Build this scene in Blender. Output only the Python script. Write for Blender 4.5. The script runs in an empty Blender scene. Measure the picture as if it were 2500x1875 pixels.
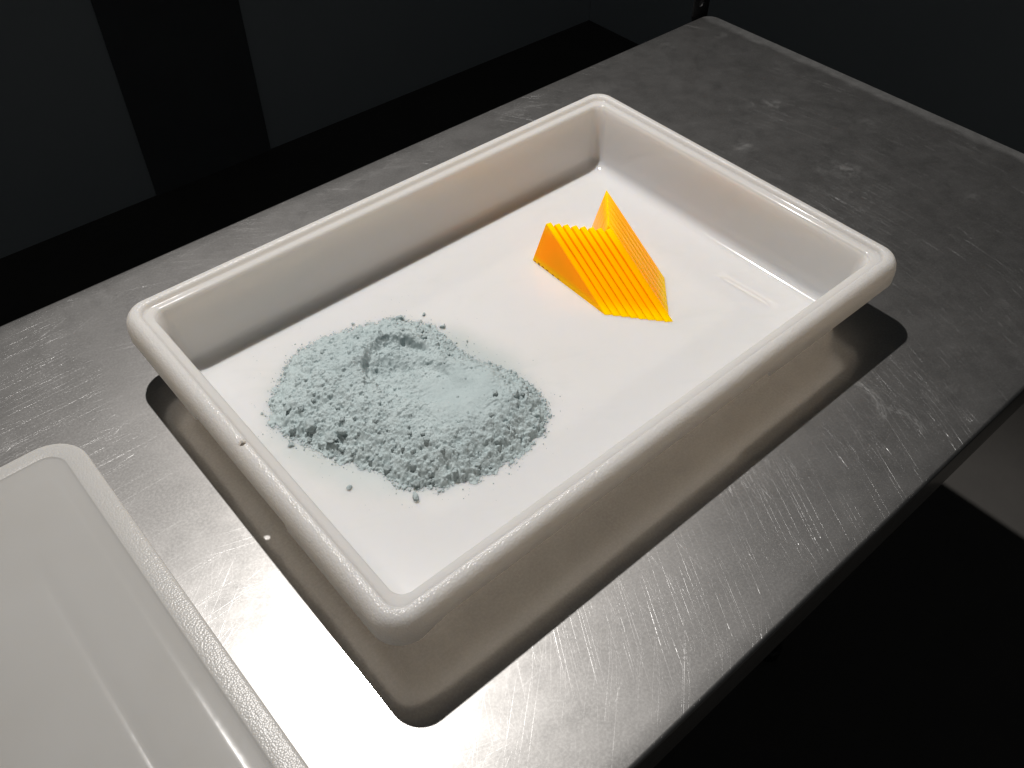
import bpy, bmesh, math, random
import numpy as np
from mathutils import Vector, Matrix

# ------------------------------------------------------------------ camera, light, exposure
scene = bpy.context.scene
COL = scene.collection

cam_data = bpy.data.cameras.new("camera")
cam_data.sensor_fit = 'HORIZONTAL'
cam_data.sensor_width = 36.0
cam_data.lens = 2176.385 / 2500.0 * 36.0
cam_data.clip_start = 0.02
cam_data.clip_end = 60.0
cam = bpy.data.objects.new("camera", cam_data)
COL.objects.link(cam)
RX = Vector((0.7551375029, -0.6555185405, 0.0079243115))
RY = Vector((0.4747994707, 0.5552095295, 0.6828673671))
RZ = Vector((-0.4520318711, -0.5118962995, 0.7304993937))
cam.matrix_world = Matrix(((RX.x, RY.x, RZ.x, -0.46206), (RX.y, RY.y, RZ.y, -0.50349),
                           (RX.z, RY.z, RZ.z, 0.66832), (0, 0, 0, 1)))
scene.camera = cam

world = bpy.data.worlds.new("World")
scene.world = world
world.use_nodes = True
bg = world.node_tree.nodes["Background"]
bg.inputs[0].default_value = (0.95, 0.98, 1.0, 1)
bg.inputs[1].default_value = 0.034

LAMP = Vector((0.08, 0.83698, 2.31054))
spot_data = bpy.data.lights.new("gallery_spot", 'SPOT')
spot_data.energy = 284.0
spot_data.color = (1.0, 0.962, 0.925)
spot_data.shadow_soft_size = 0.022
spot_data.spot_size = math.radians(49)
spot_data.spot_blend = 0.70
spot = bpy.data.objects.new("gallery_spot", spot_data)
COL.objects.link(spot)
spot.location = LAMP
spot.rotation_euler = (Vector((0.10, 0.0, 0.0)) - LAMP).to_track_quat('-Z', 'Y').to_euler()

scene.view_settings.view_transform = 'Standard'
scene.view_settings.look = 'None'
scene.view_settings.exposure = 0.0
scene.view_settings.gamma = 1.0
scene.render.engine = 'CYCLES'
scene.cycles.max_bounces = 10
scene.cycles.diffuse_bounces = 5
scene.cycles.glossy_bounces = 4
scene.cycles.caustics_reflective = True
scene.cycles.sample_clamp_indirect = 4.0

rng = np.random.default_rng(11)
random.seed(4)

# ------------------------------------------------------------------ helpers
def link(name, verts, faces, mats, parent=None, smooth=True, sharp=35.0, matidx=None):
    me = bpy.data.meshes.new(name)
    me.from_pydata([tuple(v) for v in verts], [], [tuple(f) for f in faces])
    me.validate()
    for m in (mats if isinstance(mats, (list, tuple)) else [mats]):
        me.materials.append(m)
    if matidx is not None:
        me.polygons.foreach_set("material_index", matidx)
    bm = bmesh.new(); bm.from_mesh(me)
    bmesh.ops.recalc_face_normals(bm, faces=bm.faces)
    bm.to_mesh(me); bm.free()
    if smooth:
        me.polygons.foreach_set("use_smooth", [True] * len(me.polygons))
        if sharp:
            me.set_sharp_from_angle(angle=math.radians(sharp))
    me.update()
    o = bpy.data.objects.new(name, me)
    COL.objects.link(o)
    if parent:
        o.parent = parent
    return o

def tag(o, label=None, cat=None, group=None, kind=None):
    for k, v in (('label', label), ('category', cat), ('group', group), ('kind', kind)):
        if v:
            o[k] = v
    return o

def empty(name, loc=(0, 0, 0)):
    o = bpy.data.objects.new(name, None)
    o.location = loc
    o.empty_display_size = 0.05
    COL.objects.link(o)
    return o

def rrect(x0, x1, y0, y1, r, nx=8, ny=8, nc=8, xs=None, ys=None):
    """closed loop round a rounded rectangle, counter-clockwise; xs / ys = fractions along the straights"""
    r = max(r, 1e-4)
    fx = xs if xs is not None else [i / nx for i in range(1, nx)]
    fy = ys if ys is not None else [i / ny for i in range(1, ny)]
    P = []
    def arc(cx, cy, a0):
        for i in range(nc + 1):
            a = a0 + math.pi / 2 * i / nc
            P.append((cx + r * math.cos(a), cy + r * math.sin(a)))
    arc(x1 - r, y0 + r, -math.pi / 2)
    for f in fy: P.append((x1, y0 + r + (y1 - y0 - 2 * r) * f))
    arc(x1 - r, y1 - r, 0)
    for f in fx: P.append((x1 - r - (x1 - x0 - 2 * r) * f, y1))
    arc(x0 + r, y1 - r, math.pi / 2)
    for f in reversed(fy): P.append((x0, y0 + r + (y1 - y0 - 2 * r) * f))
    arc(x0 + r, y0 + r, math.pi)
    for f in reversed(fx): P.append((x1 - r - (x1 - x0 - 2 * r) * f, y0))
    return P

def loft(rings, closed_loop=False, cap0=False, cap1=False):
    n = len(rings[0]); V = []; F = []; seg = []
    for R in rings: V += R
    m = len(rings)
    for k in range(m if closed_loop else m - 1):
        a, b = k * n, ((k + 1) % m) * n
        for i in range(n):
            j = (i + 1) % n
            F.append((a + i, a + j, b + j, b + i)); seg.append(k)
    if cap0: F.append(tuple(range(n - 1, -1, -1))); seg.append(-1)
    if cap1: F.append(tuple((m - 1) * n + i for i in range(n))); seg.append(m)
    return V, F, seg

def box_mesh(x0, x1, y0, y1, z0, z1):
    V = [(x, y, z) for z in (z0, z1) for y in (y0, y1) for x in (x0, x1)]
    F = [(0, 2, 3, 1), (4, 5, 7, 6), (0, 1, 5, 4), (2, 6, 7, 3), (0, 4, 6, 2), (1, 3, 7, 5)]
    return V, F

# value noise for meshes -------------------------------------------------
_T = np.random.default_rng(5).random((256, 256))
def vnoise(x, y, seed=0):
    x = x + seed * 17.31; y = y + seed * 9.77
    xi = np.floor(x).astype(int); yi = np.floor(y).astype(int)
    fx = x - xi; fy = y - yi
    fx = fx * fx * (3 - 2 * fx); fy = fy * fy * (3 - 2 * fy)
    g = lambda a, b: _T[a & 255, b & 255]
    return ((g(xi, yi) * (1 - fx) + g(xi + 1, yi) * fx) * (1 - fy) +
            (g(xi, yi + 1) * (1 - fx) + g(xi + 1, yi + 1) * fx) * fy) * 2 - 1

def sstep(a, b, v):
    t = np.clip((v - a) / (b - a), 0, 1)
    return t * t * (3 - 2 * t)

# node helpers -------------------------------------------------------------
class NT:
    def __init__(self, name):
        self.m = bpy.data.materials.new(name); self.m.use_nodes = True
        self.t = self.m.node_tree
        self.p = self.t.nodes["Principled BSDF"]
        self.out = self.t.nodes["Material Output"]
    def n(self, typ, **kw):
        nd = self.t.nodes.new(typ)
        ins = kw.pop('ins', {})
        for k, v in kw.items(): setattr(nd, k, v)
        for k, v in ins.items(): self.set(nd.inputs[k], v)
        return nd
    def set(self, sock, v):
        if isinstance(v, bpy.types.NodeSocket): self.t.links.new(v, sock)
        else: sock.default_value = v
    def math(self, op, a, b=None, c=None, clamp=False):
        nd = self.n('ShaderNodeMath', operation=op, use_clamp=clamp)
        for i, v in enumerate((a, b, c)):
            if v is not None: self.set(nd.inputs[i], v)
        return nd.outputs[0]
    def remap(self, v, a, b, c=0.0, d=1.0, smooth=True):
        nd = self.n('ShaderNodeMapRange', interpolation_type='SMOOTHSTEP' if smooth else 'LINEAR')
        for i, x in enumerate((v, a, b, c, d)): self.set(nd.inputs[i], x)
        return nd.outputs[0]
    def coord(self): return self.n('ShaderNodeTexCoord').outputs['Object']
    def mapping(self, vec, loc=(0, 0, 0), rot=(0, 0, 0), scale=(1, 1, 1), typ='POINT'):
        if any(rot):
            vec = self.n('ShaderNodeMapping', vector_type=typ, ins={'Vector': vec, 'Rotation': rot}).outputs[0]
        return self.n('ShaderNodeMapping', vector_type=typ,
                      ins={'Vector': vec, 'Location': loc, 'Scale': scale}).outputs[0]
    def noise(self, vec, scale, detail=2.0, rough=0.5, dist=0.0):
        return self.n('ShaderNodeTexNoise', ins={'Vector': vec, 'Scale': scale, 'Detail': detail,
                      'Roughness': rough, 'Distortion': dist}).outputs['Fac']
    def mixc(self, f, a, b):
        nd = self.n('ShaderNodeMix', data_type='RGBA')
        self.set(nd.inputs['Factor'], f); self.set(nd.inputs[6], a); self.set(nd.inputs[7], b)
        return nd.outputs[2]
    def dist(self, vec, c):
        nd = self.n('ShaderNodeVectorMath', operation='DISTANCE')
        self.set(nd.inputs[0], vec); nd.inputs[1].default_value = c
        return nd.outputs['Value']
    def bump(self, h, strength=1.0, distance=0.001, normal=None):
        nd = self.n('ShaderNodeBump', ins={'Strength': strength, 'Distance': distance, 'Height': h})
        if normal is not None: self.set(nd.inputs['Normal'], normal)
        return nd.outputs[0]
    def P(self, **kw):
        for k, v in kw.items(): self.set(self.p.inputs[k.replace('_', ' ')], v)

# ------------------------------------------------------------------ materials
def mat_plastic(name, textured, base=(0.95, 0.942, 0.93), dusty=False, sss=0.008, glow=0.32, tint=(0.945, 0.87), rough=0.11, pebble=520.0, relief=0.00038):
    k = NT(name); co = k.coord()
    col = base + (1,)
    big = k.noise(co, 9.0, 3)
    c = k.mixc(k.remap(big, 0.3, 0.8), col, tuple(v * f for v, f in zip(base, (0.97, 0.965, 0.955))) + (1,))
    if dusty:
        # thin film of spilled powder on the tray floor round the heap
        wob = k.noise(co, 26.0, 4, 0.6)
        v = k.mapping(co, loc=(0.153, -0.014, 0.0))
        v = k.mapping(v, rot=(0, 0, math.radians(38)), scale=(1 / 0.122, 1 / 0.104, 0.0))
        d = k.n('ShaderNodeVectorMath', operation='LENGTH', ins={0: v}).outputs['Value']
        d = k.math('ADD', d, k.math('MULTIPLY', k.math('SUBTRACT', wob, 0.5), 0.22))
        film = k.math('POWER', k.remap(d, 1.34, 0.92), 1.6)
        st = k.dist(k.mapping(co, loc=(0.030, 0.066, 0), scale=(1.0, 1.0, 0)), (0, 0, 0))
        streak = k.math('MULTIPLY', k.remap(st, 0.034, 0.006), k.remap(wob, 0.3, 0.75))
        film = k.math('MAXIMUM', k.math('MULTIPLY', film, 0.6), k.math('MULTIPLY', streak, 0.5))
        specks = k.remap(k.noise(co, 620.0, 1), 0.70, 0.76)
        near = k.remap(d, 1.55, 1.0)
        film = k.math('MAXIMUM', film, k.math('MULTIPLY', k.math('MULTIPLY', specks, near), 0.30))
        zlow = k.remap(k.n('ShaderNodeSeparateXYZ', ins={0: co}).outputs[2], 0.008, 0.006)
        film = k.math('MULTIPLY', film, zlow)
        smear = k.noise(k.mapping(co, rot=(0, 0, 0.5), scale=(9.0, 26.0, 9.0)), 1.0, 4, 0.62, 0.8)
        film = k.math('ADD', film, k.math('MULTIPLY', k.remap(smear, 0.5, 0.78, 0, 0.13), zlow), clamp=True)
        c = k.mixc(film, c, (0.50, 0.60, 0.61, 1))
        k.P(Roughness=k.math('ADD', k.math('MULTIPLY', film, 0.25), rough))
    else:
        k.P(Roughness=rough)
    k.P(Base_Color=c, IOR=1.5)
    k.P(Subsurface_Weight=1.0, Subsurface_Scale=sss)
    k.p.inputs['Subsurface Radius'].default_value = (1.0, 0.90, 0.77)
    if textured:
        vor = k.n('ShaderNodeTexVoronoi', feature='F1', ins={'Vector': co, 'Scale': pebble, 'Randomness': 0.85})
        h = k.math('SUBTRACT', 1.0, k.math('POWER', vor.outputs['Distance'], 1.6))
        k.P(Normal=k.bump(h, 1.0, relief), Roughness=0.16 if relief > 0.0003 else 0.30)
    else:
        h = k.math('ADD', k.noise(co, 45.0, 2), k.math('MULTIPLY', k.noise(co, 900.0, 1), 0.02))
        k.P(Normal=k.bump(h, 0.30, 0.0006))
    # thin milky walls let part of the light straight through
    tr = k.n('ShaderNodeBsdfTranslucent', ins={'Color': (base[0], base[1] * tint[0], base[2] * tint[1], 1)})
    mx = k.n('ShaderNodeMixShader', ins={0: glow, 1: k.p.outputs[0], 2: tr.outputs[0]})
    k.t.links.new(mx.outputs[0], k.out.inputs[0])
    return k.m

M_PLASTIC = mat_plastic("tray_plastic", False, dusty=True)
M_PLASTIC_T = mat_plastic("tray_plastic_pebbled", True, base=(0.90, 0.895, 0.885), glow=0.50, tint=(0.99, 0.975))
M_UNDER = mat_plastic("tray_plastic_underside", False, glow=0.82, tint=(0.95, 0.885))
M_RIM = mat_plastic("tray_plastic_rim", False, base=(0.90, 0.895, 0.885), glow=0.50, tint=(0.99, 0.975))
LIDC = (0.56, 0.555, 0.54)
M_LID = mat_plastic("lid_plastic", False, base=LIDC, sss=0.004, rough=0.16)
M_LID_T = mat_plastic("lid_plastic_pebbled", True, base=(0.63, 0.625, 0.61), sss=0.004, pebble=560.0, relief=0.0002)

def mat_steel():
    k = NT("worn_steel"); co = k.coord()
    # hairline scratches running every way, as real relief
    height = None
    for i in range(18):
        a = math.pi * i / 18 + (0.06 if i % 2 else 0.0)
        L = (6, 10, 5, 12)[i % 4]; W = (760, 950, 620, 1080)[i % 4]
        v = k.mapping(co, loc=(i * 1.7, i * 0.9, 0), rot=(0, 0, a), scale=(L, W, 0))
        n = k.noise(v, 1.0, 0.0)
        line = k.remap(n, (0.64, 0.70, 0.67)[i % 3], 0.80)
        height = line if height is None else k.math('MAXIMUM', height, line)
    smudge = k.noise(co, 7.0, 5, 0.62)
    smudge2 = k.noise(co, 38.0, 4, 0.65)
    grain = k.noise(co, 420.0, 3, 0.65)
    soft = k.bump(k.math('ADD', k.math('MULTIPLY', grain, 0.12), k.math('MULTIPLY', k.noise(co, 5.0, 2), 12.0)), 0.6, 0.00012)
    cut = k.bump(height, 1.0, 0.00020)
    base = k.mixc(k.remap(smudge, 0.3, 0.75), (0.143, 0.140, 0.136, 1), (0.192, 0.188, 0.183, 1))
    base = k.mixc(k.remap(smudge2, 0.45, 0.8, 0, 0.4), base, (0.120, 0.118, 0.116, 1))
    base = k.mixc(k.remap(grain, 0.35, 0.7, 0, 0.45), base, (0.240, 0.236, 0.230, 1))
    r1 = k.math('ADD', 0.475, k.math('MULTIPLY', k.math('SUBTRACT', smudge2, 0.5), 0.16))
    k.P(Base_Color=base, Metallic=1.0, Roughness=r1, Normal=soft)
    # the walls of the scratches glint on their own, over the dull film of the plate
    wear = k.remap(k.noise(co, 11.0, 3, 0.6), 0.36, 0.66, 0.25, 1.0)
    worn = k.remap(k.n('ShaderNodeSeparateXYZ', ins={0: co}).outputs[0], 0.15, 0.65, 1.0, 0.4)
    glint = k.math('MULTIPLY', k.math('MULTIPLY', k.math('ADD', k.math('POWER', height, 0.7), 0.03), 0.062), k.math('MULTIPLY', wear, worn), clamp=True)
    p2 = k.n('ShaderNodeBsdfGlossy', ins={'Color': k.n('ShaderNodeCombineColor', ins={0: glint, 1: glint, 2: glint}).outputs[0],
             'Roughness': 0.20, 'Normal': cut})
    sheen = k.mixc(k.remap(smudge, 0.3, 0.75), (0.245, 0.240, 0.231, 1), (0.205, 0.201, 0.194, 1))
    p3 = k.n('ShaderNodeBsdfGlossy', ins={'Color': sheen, 'Roughness': 0.125, 'Normal': soft})
    add = k.n('ShaderNodeAddShader', ins={0: k.p.outputs[0], 1: p2.outputs[0]})
    mix = k.n('ShaderNodeAddShader', ins={0: add.outputs[0], 1: p3.outputs[0]})
    # dried wipes, chalky marks and a dull film
    flat = k.mapping(co, scale=(1, 1, 0))
    mott = k.noise(flat, 60.0, 5, 0.7, 0.6)
    dust = k.math('MULTIPLY', k.remap(k.noise(flat, 6.0, 4, 0.6), 0.45, 0.8), k.remap(mott, 0.40, 0.75, 0, 0.10))
    dust = k.math('ADD', k.math('MULTIPLY', dust, 0.7), 0.008)
    def blob(c, r, s):
        d = k.dist(flat, (c[0], c[1], 0))
        return k.math('MULTIPLY', k.remap(k.math('ADD', d, k.math('MULTIPLY', k.math('SUBTRACT', k.noise(flat, 45.0, 3), 0.5), 0.03)), r * 1.2, 0.0), k.remap(mott, 0.40, 0.75, 0, s * 0.75))
    stre = k.noise(k.mapping(co, rot=(0, 0, 0.55), scale=(5.0, 70.0, 0)), 1.0, 3, 0.6)
    dust = k.math('ADD', dust, k.math('MULTIPLY', k.remap(stre, 0.48, 0.75), k.remap(smudge, 0.35, 0.7, 0, 0.028)))
    extra = None
    for c, r, s in [((0.606, 0.140), 0.020, 0.34), ((0.585, 0.155), 0.014, .2), ((0.485, 0.092), 0.020, 0.30),
                    ((0.543, -0.030), 0.026, 0.34), ((0.520, -0.008), 0.016, .16), ((0.72, 0.33), 0.016, .12),
                    ((0.63, 0.36), 0.016, .22), ((0.45, 0.33), 0.03, .1), ((0.44, -0.08), 0.016, .2),
                    ((0.262, -0.338), 0.014, .35), ((0.29, -0.33), 0.012, .2), ((0.66, 0.02), 0.03, .12),
                    ((0.62, -0.17), 0.02, .14), ((0.30, 0.36), 0.03, .12), ((-0.05, 0.33), 0.04, .12),
                    ((-0.31, 0.362), 0.03, .25), ((0.70, 0.20), 0.03, .12)]:
        b = blob(c, r, s); extra = b if extra is None else k.math('MAXIMUM', extra, b)
    sep = k.n('ShaderNodeSeparateXYZ', ins={0: flat})
    def arc(c, R, w, a0, a1, s):
        d = k.dist(flat, (c[0], c[1], 0))
        ring = k.remap(k.math('ABSOLUTE', k.math('SUBTRACT', d, R)), w, w * 0.2)
        ang = k.math('ARCTAN2', k.math('SUBTRACT', sep.outputs[1], c[1]), k.math('SUBTRACT', sep.outputs[0], c[0]))
        m = k.math('MULTIPLY', k.remap(ang, a0, a0 + 0.25), k.remap(ang, a1, a1 - 0.25))
        stre = k.noise(k.n('ShaderNodeCombineXYZ', ins={0: k.math('MULTIPLY', d, 420.0), 1: k.math('MULTIPLY', ang, 5.0)}).outputs[0], 1.0, 3, .6)
        return k.math('MULTIPLY', k.math('MULTIPLY', ring, m), k.remap(stre, 0.36, 0.66, 0, s))
    for a in [((0.180, -0.272), 0.043, 0.007, -1.2, 0.75, 0.26), ((0.196, -0.325), 0.027, 0.005, -1.0, 0.9, 0.22),
              ((0.62, 0.33), 0.10, 0.006, 0.2, 1.7, 0.10), ((0.30, 0.28), 0.09, 0.005, 0.6, 2.0, 0.12),
              ((0.05, 0.25), 0.12, 0.006, 0.9, 2.0, 0.12)]:
        b = arc(*a); extra = k.math('MAXIMUM', extra, b)
    # light caught by the turned-down far right border, painted as a pale band
    far = k.remap(k.math('ADD', sep.outputs[0], k.math('MULTIPLY', k.math('SUBTRACT', k.noise(flat, 22.0, 3), .5), 0.02)), 0.738, 0.752)
    extra = k.math('MAXIMUM', extra, k.math('MULTIPLY', far, k.remap(mott, 0.2, 0.7, 0.06, 0.14)))
    dust = k.math('ADD', dust, extra, clamp=True)  # chalky marks and the painted border light join the film
    dd = k.n('ShaderNodeBsdfDiffuse', ins={0: (0.36, 0.36, 0.355, 1)})
    mix2 = k.n('ShaderNodeMixShader', ins={0: dust, 1: mix.outputs[0], 2: dd.outputs[0]})
    k.t.links.new(mix2.outputs[0], k.out.inputs[0])
    return k.m
M_STEEL = mat_steel()

def mat_simple(name, col, rough=0.8, nscale=30.0, var=0.15, bump=0.0006, metallic=0.0):
    k = NT(name); co = k.coord()
    n = k.noise(co, nscale, 4, 0.6)
    c = k.mixc(n, tuple(v * (1 - var) for v in col) + (1,), tuple(min(1, v * (1 + var)) for v in col) + (1,))
    k.P(Base_Color=c, Roughness=rough, Metallic=metallic,
        Normal=k.bump(k.noise(co, nscale * 6, 3), 0.6, bump))
    return k.m
M_WALL = mat_simple("painted_wall", (0.42, 0.46, 0.48), 0.9, 3.0, 0.05)
M_DARK = mat_simple("black_panel", (0.10, 0.105, 0.11), 0.9, 6.0, 0.2)
M_FLOOR = mat_simple("dark_floor", (0.062, 0.058, 0.053), 0.75, 9.0, 0.18, 0.001)
M_BLACK = mat_simple("black_steel", (0.012, 0.012, 0.013), 0.5, 40.0, 0.2)

def mat_powder():
    k = NT("pale_blue_powder"); co = k.coord()
    n = k.noise(co, 60.0, 5, 0.65)
    c = k.mixc(k.remap(n, 0.3, 0.7), (0.405, 0.475, 0.482, 1), (0.475, 0.540, 0.545, 1))
    tone = k.noise(co, 16.0, 3, 0.6)
    c = k.mixc(k.remap(tone, 0.35, 0.7, 0, 0.55), c, (0.385, 0.455, 0.465, 1))
    g = k.noise(co, 2600.0, 2, 0.6)
    g2 = k.noise(co, 900.0, 3, 0.6)
    k.P(Base_Color=c, Roughness=1.0, Specular_IOR_Level=0.05,
        Normal=k.bump(k.math('ADD', g, k.math('MULTIPLY', g2, 1.6)), 0.7, 0.00045))
    return k.m
M_POWDER = mat_powder()

def mat_acrylic():
    # fluorescent cast acrylic: it returns more red than falls on it, so its reflectance is above one
    k = NT("orange_acrylic"); co = k.coord()
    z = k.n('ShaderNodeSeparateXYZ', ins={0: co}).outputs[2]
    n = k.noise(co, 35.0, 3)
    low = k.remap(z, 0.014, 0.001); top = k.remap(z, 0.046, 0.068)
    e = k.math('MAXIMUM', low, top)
    c = k.mixc(e, (1.38, 0.78, 0.0, 1), (1.34, 1.06, 0.0, 1))  # edge glow of the plate tips, painted in as a yellower colour
    nrm = k.bump(n, 0.2, 0.0004)
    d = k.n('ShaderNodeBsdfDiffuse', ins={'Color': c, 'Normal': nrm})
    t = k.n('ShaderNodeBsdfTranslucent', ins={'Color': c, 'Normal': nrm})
    body = k.n('ShaderNodeMixShader', ins={0: 0.36, 1: d.outputs[0], 2: t.outputs[0]})
    g = k.n('ShaderNodeBsdfGlossy', ins={'Color': (1, 1, 1, 1), 'Roughness': 0.25, 'Normal': nrm})
    fr = k.n('ShaderNodeFresnel', ins={'IOR': 1.10})
    mix = k.n('ShaderNodeMixShader', ins={0: fr.outputs[0], 1: body.outputs[0], 2: g.outputs[0]})
    k.t.links.new(mix.outputs[0], k.out.inputs[0])
    return k.m
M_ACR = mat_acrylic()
M_GAP_MARK = mat_simple("olive_gap_mark", (0.16, 0.13, 0.005), 0.6)

# ------------------------------------------------------------------ setting: floor, walls
tag(link("floor", [(-6, -6, -0.9), (6, -6, -0.9), (6, 6, -0.9), (-6, 6, -0.9)], [(0, 1, 2, 3)], M_FLOOR, smooth=False),
    kind='structure')
V, F = [], []; mi = []
def addbox(*a, m=0):
    v, f = box_mesh(*a); b = len(V)
    V.extend(v); F.extend([tuple(i + b for i in q) for q in f]); mi.extend([m] * 6)
addbox(-6, 0.207, 1.868, 2.05, -0.9, 2.6)
addbox(0.594, 2.20, 1.868, 2.05, -0.9, 2.6)
addbox(0.2072, 0.5938, 1.863, 2.05, -0.9, 2.6, m=1)  # black panel between the wall parts, nearly flush
tag(link("wall_back", V, F, [M_WALL, M_DARK], smooth=False, matidx=mi), kind='structure')
v, f = box_mesh(2.011, 2.20, -6, 1.866, -0.9, 2.6)
tag(link("wall_right", v, f, M_WALL, smooth=False), kind='structure')

# ------------------------------------------------------------------ steel table
table = empty("steel_table", (0, 0, -0.9))
tag(table, "large scratched stainless steel table under the white tray", "table")
YAW = 0.0022
def build_top():
    x0, x1, y0, y1 = -1.30, 0.7665, -0.3837, 0.3937
    rings = []
    rr = 0.004
    prof = [(0.0, -0.055), (0.0, -rr)]
    for i in range(1, 7):
        a = math.pi / 2 * i / 6
        prof.append((rr - rr * math.cos(a), -rr + rr * math.sin(a)))
    prof += [(0.018, 0.0002), (0.03, 0.0002)]
    prof = [(0.004, -0.055)] + prof
    for ins, z in prof:
        R = rrect(x0 + ins, x1 - ins, y0 + ins, y1 - ins, max(0.022 - ins, 0.004), 10, 6, 6)
        rings.append([(x, y, z) for x, y in R])
    rings[-1] = [(x, y, 0.0) for x, y, z in rings[-1]]
    rings[-2] = [(x, y, 0.0) for x, y, z in rings[-2]]
    V, F, s = loft(rings, cap0=True, cap1=True)
    V = [(x, y, z + 0.9) for x, y, z in V]
    o = link("tabletop", V, F, M_STEEL, parent=table, sharp=40)
    o.rotation_euler = (0, 0, YAW)
    # keep the material's coordinates on the world plane of the top
    return o
build_top()
for lx in (-1.05, 0.42):
    for ly in (-0.24, 0.24):
        n = 14
        R = lambda rad, z: [(lx + rad * math.cos(2 * math.pi * i / n), ly + rad * math.sin(2 * math.pi * i / n), z) for i in range(n)]
        V, F, s = loft([R(0.018, 0), R(0.021, 0.004), R(0.021, 0.03), R(0.017, 0.032), R(0.017, 0.845)], cap0=True, cap1=True)
        link("leg", V, F, M_BLACK, parent=table)

# perforated bracket standing at the far corner
def bracket():
    root = empty("steel_bracket", (0.752, 0.404, -0.072))
    tag(root, "black perforated steel bracket standing behind the far corner of the table", "bracket")
    bm = bmesh.new()
    w, hgt, t = 0.036, 0.30, 0.003
    n = 20
    def plate(holes):
        # strip with round holes: rows of ring quads between hole and cell border
        cells = len(holes)
        ch = hgt / cells
        for c in range(cells):
            zc = ch * (c + 0.5)
            inner, outer = [], []
            for i in range(n):
                a = 2 * math.pi * (i + 0.5) / n
                ca, sa = math.cos(a), math.sin(a)
                s = min((w / 2) / max(abs(ca), 1e-6), (ch / 2) / max(abs(sa), 1e-6))
                outer.append((ca * s, zc + sa * s)); inner.append((ca * holes[c], zc + sa * holes[c]))
            vs = {}
            for side, yy in ((0, 0.0), (1, t)):
                vs[side] = ([bm.verts.new((x, yy, z)) for x, z in outer], [bm.verts.new((x, yy, z)) for x, z in inner])
            for i in range(n):
                j = (i + 1) % n
                for side in (0, 1):
                    o_, i_ = vs[side]
                    bm.faces.new((o_[i], o_[j], i_[j], i_[i]))
                bm.faces.new((vs[0][1][i], vs[0][1][j], vs[1][1][j], vs[1][1][i]))
                bm.faces.new((vs[0][0][i], vs[0][0][j], vs[1][0][j], vs[1][0][i]))
    plate([0.0066] * 5)
    me = bpy.data.meshes.new("upright"); bm.to_mesh(me); bm.free(); me.materials.append(M_BLACK)
    o = bpy.data.objects.new("upright", me); COL.objects.link(o); o.parent = root
    v, f = box_mesh(0.0182, 0.0212, -0.0, 0.020, 0.0, 0.30)
    link("flange", v, f, M_BLACK, parent=root, smooth=False)
    return root
bracket()

# ------------------------------------------------------------------ tray
TL, TW, TH = 0.330, 0.228, 0.0889
tray = empty("food_tray", (0, 0, 0))
tag(tray, "deep white plastic tray holding blue powder and an orange wedge", "tray")

def tray_profile():
    """(inset, z, corner radius, tag) from floor centre outwards, over the rim and back under"""
    P = []
    RC = 0.0265
    def add(i, z, t='s', r=None): P.append((i, z, (max(RC - i, 0.010) if r is None else r), t))
    zf = 0.0052
    add(0.110, zf, 's', 0.02)
    add(0.0560, zf, 's', 0.018)
    fr = 0.016                                   # floor fillet
    wall_b, wall_t = 0.0338, 0.0262
    for i in range(0, 7):
        a = math.radians(82) * i / 6
        add(wall_b + fr * (1 - math.sin(a)) - 0.0001, zf + fr * (1 - math.cos(a)), 's', 0.016)
    for z in (0.028, 0.040, 0.055, 0.070):
        add(wall_b - 0.0001 + (wall_t - wall_b) * (z - 0.015) / 0.066, z, 's', 0.015)
    add(0.0262, 0.0780, 's', 0.0130)
    add(0.0256, 0.0812, 'r', 0.0125)
    add(0.0247, 0.0830, 'r', 0.0125)
    add(0.0236, 0.0837, 'r', 0.0125)
    add(0.0195, 0.0840, 'r', 0.0130)
    add(0.0172, 0.0842, 'r', 0.0134)
    add(0.0163, 0.0850, 'r', 0.0136)
    add(0.0157, 0.0872, 'r', 0.0138)
    add(0.0148, 0.0886, 't', 0.0140)
    add(0.0138, 0.0890, 't')
    add(0.0118, 0.0891, 't')
    for i in range(1, 13):
        a = math.radians(8 + 80 * i / 12)
        add(0.0112 - 0.0112 * math.sin(a) + 0.00001, 0.0891 - 0.0195 * (1 - math.cos(a)), 't')
    add(0.0, None, 'fl')                         # flange bottom, outer
    add(0.0062, None, 'fl')                      # flange bottom, inner
    add(0.0064, 0.0735, 'u')
    add(0.0080, 0.0830, 'u')
    add(0.0115, 0.0856, 'u')
    add(0.0145, 0.0852, 'u')
    add(0.0170, 0.0806, 'u')
    add(0.0205, 0.0772, 'u')
    add(0.0232, 0.0755, 'u')
    for z in (0.0700, 0.045, 0.020):
        add(wall_b + (wall_t - wall_b) * (z - 0.015) / 0.066 - 0.0024, z, 'u', 0.018)
    add(0.0375, 0.0050, 'u', 0.02)
    add(0.0450, 0.0012, 'u', 0.02)
    add(0.0560, 0.0010, 'u', 0.02)
    add(0.110, 0.0010, 'u', 0.02)
    return P

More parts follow.
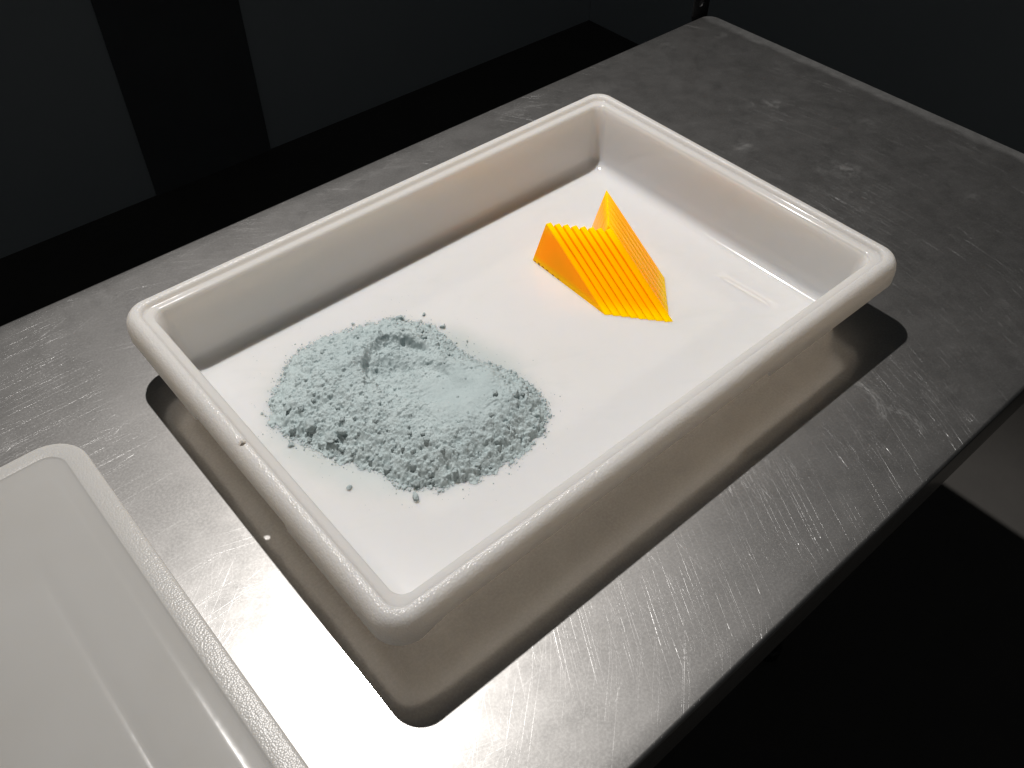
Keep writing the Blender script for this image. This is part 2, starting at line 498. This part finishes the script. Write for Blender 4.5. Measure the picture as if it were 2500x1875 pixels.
def build_tray():
    prof = tray_profile()
    hs = 0.004
    def fr(a, b, marks, n):
        xs = sorted(set([round(i / n, 4) for i in range(1, n)] + [round((m - a) / (b - a), 4) for m in marks]))
        return xs
    # straights run from +x to -x (xs) and -y to +y (ys) between the corner arcs of the outer edge
    RC = 0.0265
    X, Y = TL - RC, TW - RC
    xm = [-0.2935, -0.2965 + 0.006, 0.1055, 0.1025]
    ys_m = [-0.083, -0.080, 0.070, 0.073]
    xs = sorted(set([round(i / 24, 4) for i in range(1, 24)] + [round((X - m) / (2 * X), 4) for m in (0.1055, 0.1025)]))
    ys = sorted(set([round(i / 16, 4) for i in range(1, 16)] + [round((m + Y) / (2 * Y), 4) for m in ys_m]))
    rings = []; tags = []
    outer = rrect(-TL, TL, -TW, TW, RC, xs=xs, ys=ys, nc=10)
    def zfl(x, y):
        deep, shal = TH - 0.0284, TH - 0.0205
        if abs(x) > TL - 0.0005:      # short sides
            return shal if -0.0815 < y < 0.0715 else deep
        if y < 0:
            return shal if -0.2935 < x < 0.104 else deep
        return shal if -0.104 < x < 0.2935 else deep
    zs = [zfl(x, y) for x, y in outer]
    for ins, z, r, t in prof:
        R = rrect(-TL + ins, TL - ins, -TW + ins, TW - ins, r, xs=xs, ys=ys, nc=10)
        rings.append([(x, y, (zs[i] if z is None else z)) for i, (x, y) in enumerate(R)])
        tags.append(t)
    V, F, seg = loft(rings, cap0=True, cap1=True)
    mi = []
    for s in seg:
        t = tags[s] if 0 <= s < len(tags) else 's'
        mi.append({'t': 1, 'fl': 2, 'r': 2, 'u': 3}.get(t, 0))
    o = link("tray_body", V, F, [M_PLASTIC, M_PLASTIC_T, M_RIM, M_UNDER], parent=tray, sharp=50, matidx=mi)
    # hanging hole punched through the short rim
    cut = bmesh.new()
    bmesh.ops.create_cone(cut, cap_ends=True, segments=20, radius1=0.0031, radius2=0.0031, depth=0.06,
                          matrix=Matrix.Translation((-0.3190, -0.0018, 0.09)))
    cme = bpy.data.meshes.new("cut"); cut.to_mesh(cme); cut.free()
    co = bpy.data.objects.new("cut", cme); COL.objects.link(co)
    md = o.modifiers.new("hole", 'BOOLEAN'); md.operation = 'DIFFERENCE'; md.solver = 'EXACT'; md.object = co
    dg = bpy.context.evaluated_depsgraph_get()
    me2 = bpy.data.meshes.new_from_object(o.evaluated_get(dg))
    o.modifiers.clear(); old = o.data; o.data = me2; bpy.data.meshes.remove(old); me2.name = "tray_body"
    bpy.data.objects.remove(co); bpy.data.meshes.remove(cme)
    return o
build_tray()

# low moulded ridges on the tray floor that catch the lamp
def ridge(c, L, w, hgt, ang):
    V = []; n, m = 18, 28
    for i in range(n + 1):
        u = -1 + 2 * i / n
        for j in range(m + 1):
            v = -1 + 2 * j / m
            # short steep face towards the tray centre, long fall behind
            prof = sstep(-1.0, -0.72, np.array(v)) * (1 - sstep(-0.6, 1.0, np.array(v)))
            z = hgt * float(prof) * max(0.0, 1 - u * u) ** 0.5
            x, y = v * w, u * L
            ca, sa = math.cos(ang), math.sin(ang)
            V.append((c[0] + ca * x - sa * y, c[1] + sa * x + ca * y, 0.0051 + z))
    F = [(i * (m + 1) + j, i * (m + 1) + j + 1, (i + 1) * (m + 1) + j + 1, (i + 1) * (m + 1) + j) for i in range(n) for j in range(m)]
    return link("moulded_ridge", V, F, M_PLASTIC, parent=tray)
ridge((0.2460, -0.102), 0.040, 0.0060, 0.00020, 0.05)

# ------------------------------------------------------------------ lid lying on the table
def build_lid():
    root = empty("tray_lid", (-0.7446, -0.0420, 0.0))
    tag(root, "matching flat white plastic lid lying on the table at the left", "lid")
    hx, hy = 0.330, 0.2285
    spec = [  # inset x, inset y, radius, z, textured
        (0.060, 0.060, 0.02, 0.0008, 0), (0.002, 0.002, 0.036, 0.0008, 0), (0.0, 0.0, 0.038, 0.0016, 1), (0.0, 0.0, 0.038, 0.0070, 1),
        (0.0005, 0.0005, 0.0375, 0.0079, 1), (0.0016, 0.0016, 0.0364, 0.0084, 1), (0.0040, 0.0040, 0.034, 0.0086, 1),
        (0.0110, 0.0100, 0.028, 0.0087, 1), (0.0175, 0.0150, 0.022, 0.0086, 1), (0.0186, 0.0158, 0.0205, 0.0084, 0),
        (0.0196, 0.0166, 0.0195, 0.0079, 0), (0.0208, 0.0176, 0.0185, 0.0077, 0), (0.0235, 0.0205, 0.018, 0.0076, 0),
        (0.0300, 0.0300, 0.020, 0.0076, 0), (0.0330, 0.0345, 0.021, 0.00765, 0), (0.0345, 0.0365, 0.022, 0.0078, 0), (0.0360, 0.0385, 0.022, 0.00788, 0),
        (0.0380, 0.0410, 0.022, 0.0079, 0), (0.0500, 0.0520, 0.022, 0.0079, 0),
        (0.0680, 0.0750, 0.016, 0.0079, 0), (0.0730, 0.0950, 0.015, 0.00775, 0), (0.0770, 0.1100, 0.014, 0.0074, 0), (0.0810, 0.1250, 0.013, 0.0071, 0),
        (0.0835, 0.1360, 0.012, 0.00705, 0), (0.0850, 0.1420, 0.012, 0.0072, 0), (0.0864, 0.1470, 0.011, 0.0074, 0), (0.0880, 0.1530, 0.010, 0.0075, 0),
        (0.0920, 0.1600, 0.010, 0.0076, 0), (0.12, 0.175, 0.008, 0.0076, 0)]
    rings = []
    for ix, iy, r, z, t in spec:
        R = rrect(-hx + ix, hx - ix, -hy + min(iy, 0.035 + 0.2 * iy), hy - iy, r, 14, 10, 9)
        rings.append([(x, y, z) for x, y in R])
    V, F, seg = loft(rings, cap0=True, cap1=True)
    mi = [1 if (0 <= s < len(spec) and spec[s][4]) else 0 for s in seg]
    link("lid_panel", V, F, [M_LID, M_LID_T], parent=root, sharp=55, matidx=mi)
    root.rotation_euler = (0, 0, 0.007)
    return root
build_lid()

# ------------------------------------------------------------------ orange acrylic wedge: thirteen leaning triangular plates
def build_wedge():
    root = empty("acrylic_wedge", (0.115, 0.0, 0.0052))
    tag(root, "bright orange wedge of staggered triangular acrylic plates on the tray floor", "sculpture")
    zf = 0.0052
    A = np.array([0.0964, 0.0931]); B = np.array([0.0940, -0.0300]); Pk = np.array([0.0955, 0.0743]); zp = 0.0702
    s1 = np.array([0.00598, -0.00733]); s2 = np.array([0.00779, 0.00832])
    offs = [k * s1 for k in range(8)] + [7 * s1 + k * s2 for k in range(1, 7)]
    # outline in the plate's own plane: y along the foot, z up, small flats at the corners
    def outline():
        a = np.array([A[1], zf]); b = np.array([B[1], zf]); p = np.array([Pk[1], zp])
        def cut(c, q, r, d):
            u = (q - c) / np.linalg.norm(q - c); w = (r - c) / np.linalg.norm(r - c)
            m = (u + w) * 0.35 * d
            return [c + u * d, c + m, c + w * d]
        pts = []
        pts += cut(b, a, p, 0.0012); pts += cut(p, b, a, 0.0012); pts += cut(a, p, b, 0.0012)
        return pts
    out = outline()
    n = len(out)
    yaw_dx = (A[0] - B[0]) / (A[1] - B[1])
    for k, o in enumerate(offs):
        th = 0.00575 if k < 7 else (0.0070 if k == 7 else 0.00765)
        c = 0.0003 if k < 8 else 0.0001
        sh = 0.66 * s1[1] if k < 8 else 0.96 * s2[1]
        jz = 0.0; jy = (random.random() - 0.5) * 0.0008
        rings = []
        cen = np.mean(out, axis=0)
        for x, sc in ((0.0, 0.0), (c, 1.0), (th - c, 1.0), (th, 0.0)):
            R = []
            for y, z in out:
                d = np.array([y, z]) - cen
                q = np.array([y, z]) - (1 - sc) * c * d / np.linalg.norm(d)
                # shear the plate along the step so that neighbours lie flush
                R.append((B[0] + (q[0] - B[1]) * yaw_dx + x + o[0] - root.location.x,
                          q[0] + o[1] + jy + sh * (x / th - 0.5) * ((1 - 0.75 * (q[1] - zf) / (zp - zf)) if k < 8 else 1.0) - root.location.y, max(q[1] + jz, zf) - root.location.z + 0.0001))
            rings.append(R)
        V, F, s = loft(rings, cap0=True, cap1=True)
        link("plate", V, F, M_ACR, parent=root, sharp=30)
    # raised dark bars imitating shaded gaps seen through the foot of the first plate
    for y, z, L in ((0.0905, 0.0066, 0.0036), (0.0840, 0.0078, 0.0040), (0.0838, 0.0060, 0.0036), (0.0765, 0.0072, 0.0034),
                    (0.0690, 0.0068, 0.0042), (0.0590, 0.0064, 0.0034), (0.0500, 0.0062, 0.0030)):
        x = B[0] + (y - B[1]) * yaw_dx - 0.00015
        v, f = box_mesh(x - root.location.x, x + 0.0004 - root.location.x, y - L / 2 - root.location.y, y + L / 2 - root.location.y,
                        z - 0.0006 - root.location.z, z + 0.0006 - root.location.z)
        link("gap_mark", v, f, M_GAP_MARK, parent=root, smooth=False)
    return root
build_wedge()

# ------------------------------------------------------------------ heap of pale blue powder
OUT = np.array([(-0.256, 0.0905), (-0.2428, 0.1066), (-0.2264, 0.1165), (-0.2031, 0.135), (-0.1859, 0.1423), (-0.1621, 0.1403), (-0.1351, 0.1339), (-0.1112, 0.1262), (-0.0969, 0.1214), (-0.08, 0.1089), (-0.0657, 0.0873), (-0.0626, 0.0554), (-0.0609, 0.0272), (-0.0541, 0.0016), (-0.0443, -0.0261), (-0.0398, -0.0527), (-0.0432, -0.08), (-0.0554, -0.0953), (-0.0741, -0.1069), (-0.0916, -0.1087), (-0.1058, -0.113), (-0.1166, -0.1135), (-0.139, -0.1102), (-0.161, -0.107), (-0.1826, -0.0977), (-0.2002, -0.0838), (-0.2126, -0.0689), (-0.2201, -0.0406), (-0.235, -0.0152), (-0.2471, 0.0081), (-0.2506, 0.0242), (-0.2603, 0.0526), (-0.265, 0.0737)])
ZF = 0.0052
def sdist(x, y):
    """distance inside the outline (negative outside)"""
    d = np.full(x.shape, 1e9); ins = np.zeros(x.shape, bool)
    for i in range(len(OUT)):
        a = OUT[i]; b = OUT[(i + 1) % len(OUT)]
        e = b - a
        t = np.clip(((x - a[0]) * e[0] + (y - a[1]) * e[1]) / (e @ e), 0, 1)
        d = np.minimum(d, np.hypot(x - a[0] - t * e[0], y - a[1] - t * e[1]))
        c = ((a[1] > y) != (b[1] > y)) & (x < (b[0] - a[0]) * (y - a[1]) / (b[1] - a[1] + 1e-12) + a[0])
        ins ^= c
    return np.where(ins, d, -d)
def heap_height(x, y):
    wx = x + 0.006 * vnoise(x * 55, y * 55, 1); wy = y + 0.006 * vnoise(x * 55, y * 55, 2)
    d = sdist(x, y) + 0.0035 * vnoise(x * 120, y * 120, 3) + 0.0016 * vnoise(x * 320, y * 320, 4)
    near = sstep(0.06, -0.06, wy - 0.10 * (wx + 0.14))          # 1 on the camera side
    w = 0.072 - 0.030 * near
    t = np.clip(d / w, 0, 1)
    h = 0.0305 * (1 - (1 - t) ** 1.55) * sstep(-0.001, 0.010, d + 0.004)
    # hollow pressed into the top
    cx, cy, ang = -0.1300, 0.0100, math.radians(-52)
    u = (wx - cx) * math.cos(ang) + (wy - cy) * math.sin(ang)
    v = -(wx - cx) * math.sin(ang) + (wy - cy) * math.cos(ang)
    e = np.hypot(u / 0.066, v / 0.044)
    h -= 0.0140 * (1 - sstep(0.50, 1.0, e))
    # steep little scarp behind the hollow
    e2 = np.hypot((wx + 0.128) / 0.042, (wy - 0.040) / 0.038)
    h -= 0.0105 * (1 - sstep(0.80, 1.0, e2)) * sstep(-0.02, 0.03, wy - 0.03)
    e3 = np.abs(np.hypot((wx + 0.128) / 0.048, (wy - 0.038) / 0.046) - 1.0)
    h += 0.0035 * (1 - sstep(0.0, 0.28, e3)) * sstep(0.0, 0.05, wy - 0.02)
    return h, d
STEP = 0.0005
x0, x1, y0, y1 = -0.276, -0.028, -0.125, 0.152
nx = int((x1 - x0) / STEP); ny = int((y1 - y0) / STEP)
gx, gy = np.meshgrid(x0 + STEP * np.arange(nx), y0 + STEP * np.arange(ny))
H, D = heap_height(gx, gy)
rough = sstep(-0.01, 0.02, D)
smooth_zone = 1 - 0.78 * (1 - sstep(0.45, 1.15, np.hypot((gx + 0.108) / 0.050, (gy + 0.028) / 0.045)))
rz = rough * smooth_zone
H += rz * (0.0018 * vnoise(gx * 90, gy * 90, 5) + 0.0009 * vnoise(gx * 230, gy * 230, 6)
           + 0.0007 * vnoise(gx * 480, gy * 480, 7) + 0.0005 * np.abs(vnoise(gx * 950, gy * 950, 8)))
# pits and cracks between the clods
pit = vnoise(gx * 150, gy * 150, 21); pit2 = vnoise(gx * 330, gy * 330, 22)
H -= rz * (0.0019 * sstep(0.45, 0.75, pit) + 0.0013 * sstep(0.45, 0.8, pit2))
H0 = H.copy()
# crumbs pressed into the surface
def surf(px, py):
    i = min(max(int((py - y0) / STEP), 0), ny - 1); j = min(max(int((px - x0) / STEP), 0), nx - 1)
    return H0[i, j], D[i, j]
crumbs = []
tries = 0
while len(crumbs) < 11000 and tries < 90000:
    tries += 1
    px = rng.uniform(x0, x1); py = rng.uniform(y0, y1)
    hh, dd = surf(px, py)
    if dd < -0.0035: continue
    edge = 1 - float(sstep(0.0, 0.045, np.array(dd)))
    lowleft = float(sstep(-0.12, -0.20, np.array(px + 0.35 * (py))))
    pr = 0.42 + 0.5 * edge + 0.3 * lowleft
    if np.hypot((px + 0.108) / 0.046, (py + 0.030) / 0.040) < 1.25: pr *= 0.12
    if rng.random() > pr: continue
    r = 0.00038 + 0.0005 * rng.random() ** 3
    if rng.random() < 0.10 + 0.16 * edge * (py < 0.06): r += 0.0016 * rng.random() ** 2.5
    crumbs.append((px, py, hh, r))
for px, py, hh, r in crumbs:
    j0 = int((px - r - x0) / STEP); j1 = int((px + r - x0) / STEP) + 2
    i0 = int((py - r - y0) / STEP); i1 = int((py + r - y0) / STEP) + 2
    if i0 < 0 or j0 < 0 or i1 > ny or j1 > nx: continue
    sx = gx[i0:i1, j0:j1]; sy = gy[i0:i1, j0:j1]
    ecc = 0.7 + 0.5 * ((px * 9137.0) % 1.0)
    q = r * r - ((sx - px) * ecc) ** 2 - ((sy - py) / ecc) ** 2
    bump = hh + 0.25 * r + np.sqrt(np.maximum(q, 0))
    H[i0:i1, j0:j1] = np.where(q > 0, np.maximum(H[i0:i1, j0:j1], bump), H[i0:i1, j0:j1])
Z = np.where((H > 0.00015) & (D > -0.006), ZF + H, ZF - 0.002)
idx = np.arange(nx * ny).reshape(ny, nx)
keep = (Z > ZF)
cell = keep[:-1, :-1] | keep[1:, :-1] | keep[:-1, 1:] | keep[1:, 1:]
ci, cj = np.nonzero(cell)
faces = np.stack([idx[ci, cj], idx[ci, cj + 1], idx[ci + 1, cj + 1], idx[ci + 1, cj]], 1)
jx = rng.uniform(-0.3, 0.3, gx.shape) * STEP; jy = rng.uniform(-0.3, 0.3, gx.shape) * STEP
verts = np.stack([gx + jx, gy + jy, Z], -1).reshape(-1, 3)
used = np.unique(faces); remap = np.full(len(verts), -1); remap[used] = np.arange(len(used))
HEAP_O = np.array([-0.150, 0.010, ZF])
def fast_mesh(name, v, f, mat, parent=None):
    me = bpy.data.meshes.new(name)
    me.vertices.add(len(v)); me.vertices.foreach_set("co", np.asarray(v, np.float32).ravel())
    k = f.shape[1]
    me.loops.add(len(f) * k); me.loops.foreach_set("vertex_index", np.asarray(f, np.int32).ravel())
    me.polygons.add(len(f)); me.polygons.foreach_set("loop_start", np.arange(0, len(f) * k, k, dtype=np.int32))
    me.polygons.foreach_set("use_smooth", np.ones(len(f), bool))
    me.update(calc_edges=True); me.validate()
    me.materials.append(mat)
    o = bpy.data.objects.new(name, me); COL.objects.link(o)
    if parent: o.parent = parent
    return o
heap = fast_mesh("powder_heap", verts[used] - HEAP_O, remap[faces], M_POWDER)
heap.location = tuple(HEAP_O)
tag(heap, "rough heap of pale blue powder with a hollow pressed into its top", "powder heap")

# clods: faceted lumps with their own shape
def lump_mesh(name, seed, sub=4, rough=0.42):
    bm = bmesh.new()
    bmesh.ops.create_icosphere(bm, subdivisions=sub, radius=1.0)
    r = random.Random(seed)
    planes = [(Vector((r.gauss(0, 1), r.gauss(0, 1), r.gauss(0, 1))).normalized(), r.uniform(0.50, 0.9)) for _ in range(9)]
    off = r.uniform(0, 50)
    from mathutils import noise
    for v in bm.verts:
        p = v.co.copy()
        for nrm, d in planes:
            t = p.dot(nrm)
            if t > d: p -= nrm * (t - d)
        n1 = noise.noise(p * 1.9 + Vector((off, 0, 0))); n2 = noise.noise(p * 4.6 + Vector((0, off, 0))) + 0.5 * noise.noise(p * 10.0 + Vector((0, 0, off)))
        v.co = p * (1 + rough * 0.6 * n1 + rough * 0.45 * n2)
    me = bpy.data.meshes.new(name); bm.to_mesh(me); bm.free()
    me.polygons.foreach_set("use_smooth", [True] * len(me.polygons)); me.materials.append(M_POWDER)
    return me
LM = [lump_mesh("clod", s) for s in range(7)]
def lump(name, x, y, z, r, parent=None, k=None, flat=0.85):
    o = bpy.data.objects.new(name, LM[rng.integers(0, 7) if k is None else k])
    COL.objects.link(o)
    if parent:
        o.parent = parent; o.location = (x - HEAP_O[0], y - HEAP_O[1], z - HEAP_O[2])
    else:
        o.location = (x, y, z)
    o.scale = (r * rng.uniform(0.85, 1.2), r * rng.uniform(0.85, 1.2), r * flat * rng.uniform(0.85, 1.1))
    o.rotation_euler = (rng.uniform(-0.4, 0.4), rng.uniform(-0.4, 0.4), rng.uniform(0, 6.28))
    return o
big = [(-0.2545, 0.0500, 0.0062), (-0.2405, 0.0380, 0.0085), (-0.2335, 0.0125, 0.0080), (-0.2440, 0.0170, 0.0058),
       (-0.2240, 0.0080, 0.0066), (-0.2190, 0.0960, 0.0040), (-0.2460, 0.0690, 0.0045), (-0.1039, 0.0759, 0.0040),
       (-0.0660, -0.0930, 0.0046), (-0.0735, -0.0690, 0.0052), (-0.1197, -0.0960, 0.0042), (-0.1960, -0.0660, 0.0050),
       (-0.2130, -0.0480, 0.0044), (-0.2030, -0.0790, 0.0040), (-0.1900, -0.0850, 0.0044), (-0.2270, -0.0130, 0.0044),
       (-0.2320, -0.0020, 0.0050), (-0.2190, -0.0300, 0.0040), (-0.1690, -0.0950, 0.0044), (-0.1480, -0.1010, 0.0036),
       (-0.2480, 0.0300, 0.0042), (-0.2370, 0.0600, 0.0040), (-0.2240, 0.0560, 0.0036), (-0.0960, -0.1010, 0.0036),
       (-0.0510, -0.0640, 0.0034), (-0.0920, -0.0600, 0.0040), (-0.2120, 0.0330, 0.0038), (-0.1760, -0.0620, 0.0036)]
for x, y, r in big:
    r *= 0.74
    hh, dd = surf(x, y)
    lump("clod", x, y, ZF + max(hh, 0.0) + r * 0.42, r, parent=heap)
cnt = 0
while cnt < 64:
    px = rng.uniform(x0, x1); py = rng.uniform(y0, y1)
    hh, dd = surf(px, py)
    if dd < 0.0 or dd > 0.04 or (py > 0.07 and rng.random() < 0.75) or (px > -0.1 and rng.random() < 0.5): continue
    r = rng.uniform(0.0014, 0.0028)
    lump("clod", px, py, ZF + max(hh, 0.0) + r * 0.2, r, parent=heap); cnt += 1
# dust crumbs scattered just outside the foot of the heap
CV, CF = [], []
bm = bmesh.new(); bmesh.ops.create_icosphere(bm, subdivisions=1, radius=1.0)
bv = np.array([v.co[:] for v in bm.verts]); bf = np.array([[v.index for v in f.verts] for f in bm.faces]); bm.free()
cnt = 0
while cnt < 900:
    px = rng.uniform(x0 - 0.02, x1 + 0.03); py = rng.uniform(y0 - 0.02, y1 + 0.02)
    dd = float(sdist(np.array([px]), np.array([py]))[0])
    if dd > 0.003 or dd < -0.05 or rng.random() > math.exp(dd / 0.0045) + 0.008: continue
    r = 0.00025 + 0.0011 * rng.random() ** 3 * math.exp(min(dd, 0) / 0.02)
    v = bv * rng.uniform(0.6, 1.3, bv.shape) * r
    CF.append(bf + len(CV) * len(bv)); CV.append(v + np.array([px, py, ZF + r * 0.45]) - HEAP_O); cnt += 1
cr = fast_mesh("crumbs", np.concatenate(CV), np.concatenate(CF), M_POWDER, parent=heap)
cr["kind"] = "stuff"

# stray lumps lying apart from the heap
stray = [
    (-0.2505, -0.0410, 0.0028, "small pale lump alone on the tray floor near the left rim"),
    (-0.2115, -0.0890, 0.0043, "largest stray blue lump on the tray floor in front of the heap"),
    (-0.0824, 0.1125, 0.0048, "rounded blue lump resting against the far edge of the powder heap"),
    (-0.0573, 0.1020, 0.0022, "stray crumb farthest behind the heap on the white floor"),
    (-0.0540, 0.0730, 0.0030, "stray lump beside the right shoulder of the heap"),
    (-0.2300, 0.1120, 0.0020, "tiny stray lump off the upper left edge of the heap"),
    (-0.2652, 0.0905, 0.0017, "tiny stray crumb off the left tip of the heap"),
    (-0.2645, 0.0375, 0.0030, "stray lump just off the lower left edge of the heap beside big clods"),
    (-0.0475, 0.0386, 0.0015, "small pale stray crumb off the right edge of the heap"),
    (-0.1250, 0.1395, 0.0020, "small stray lump off the back left edge of the heap"),
]
for i, (x, y, r, lab) in enumerate(stray):
    o = lump("powder_lump", x, y, ZF + r * 0.5, r, k=i % 7, flat=0.75)
    o.scale = (r * 1.05, r * 0.9, r * 0.72)
    o.rotation_euler = (0.12 * (i % 3 - 1), 0.1, 1.3 * i)
    tag(o, lab, "powder lump", "stray powder lumps on the tray floor")
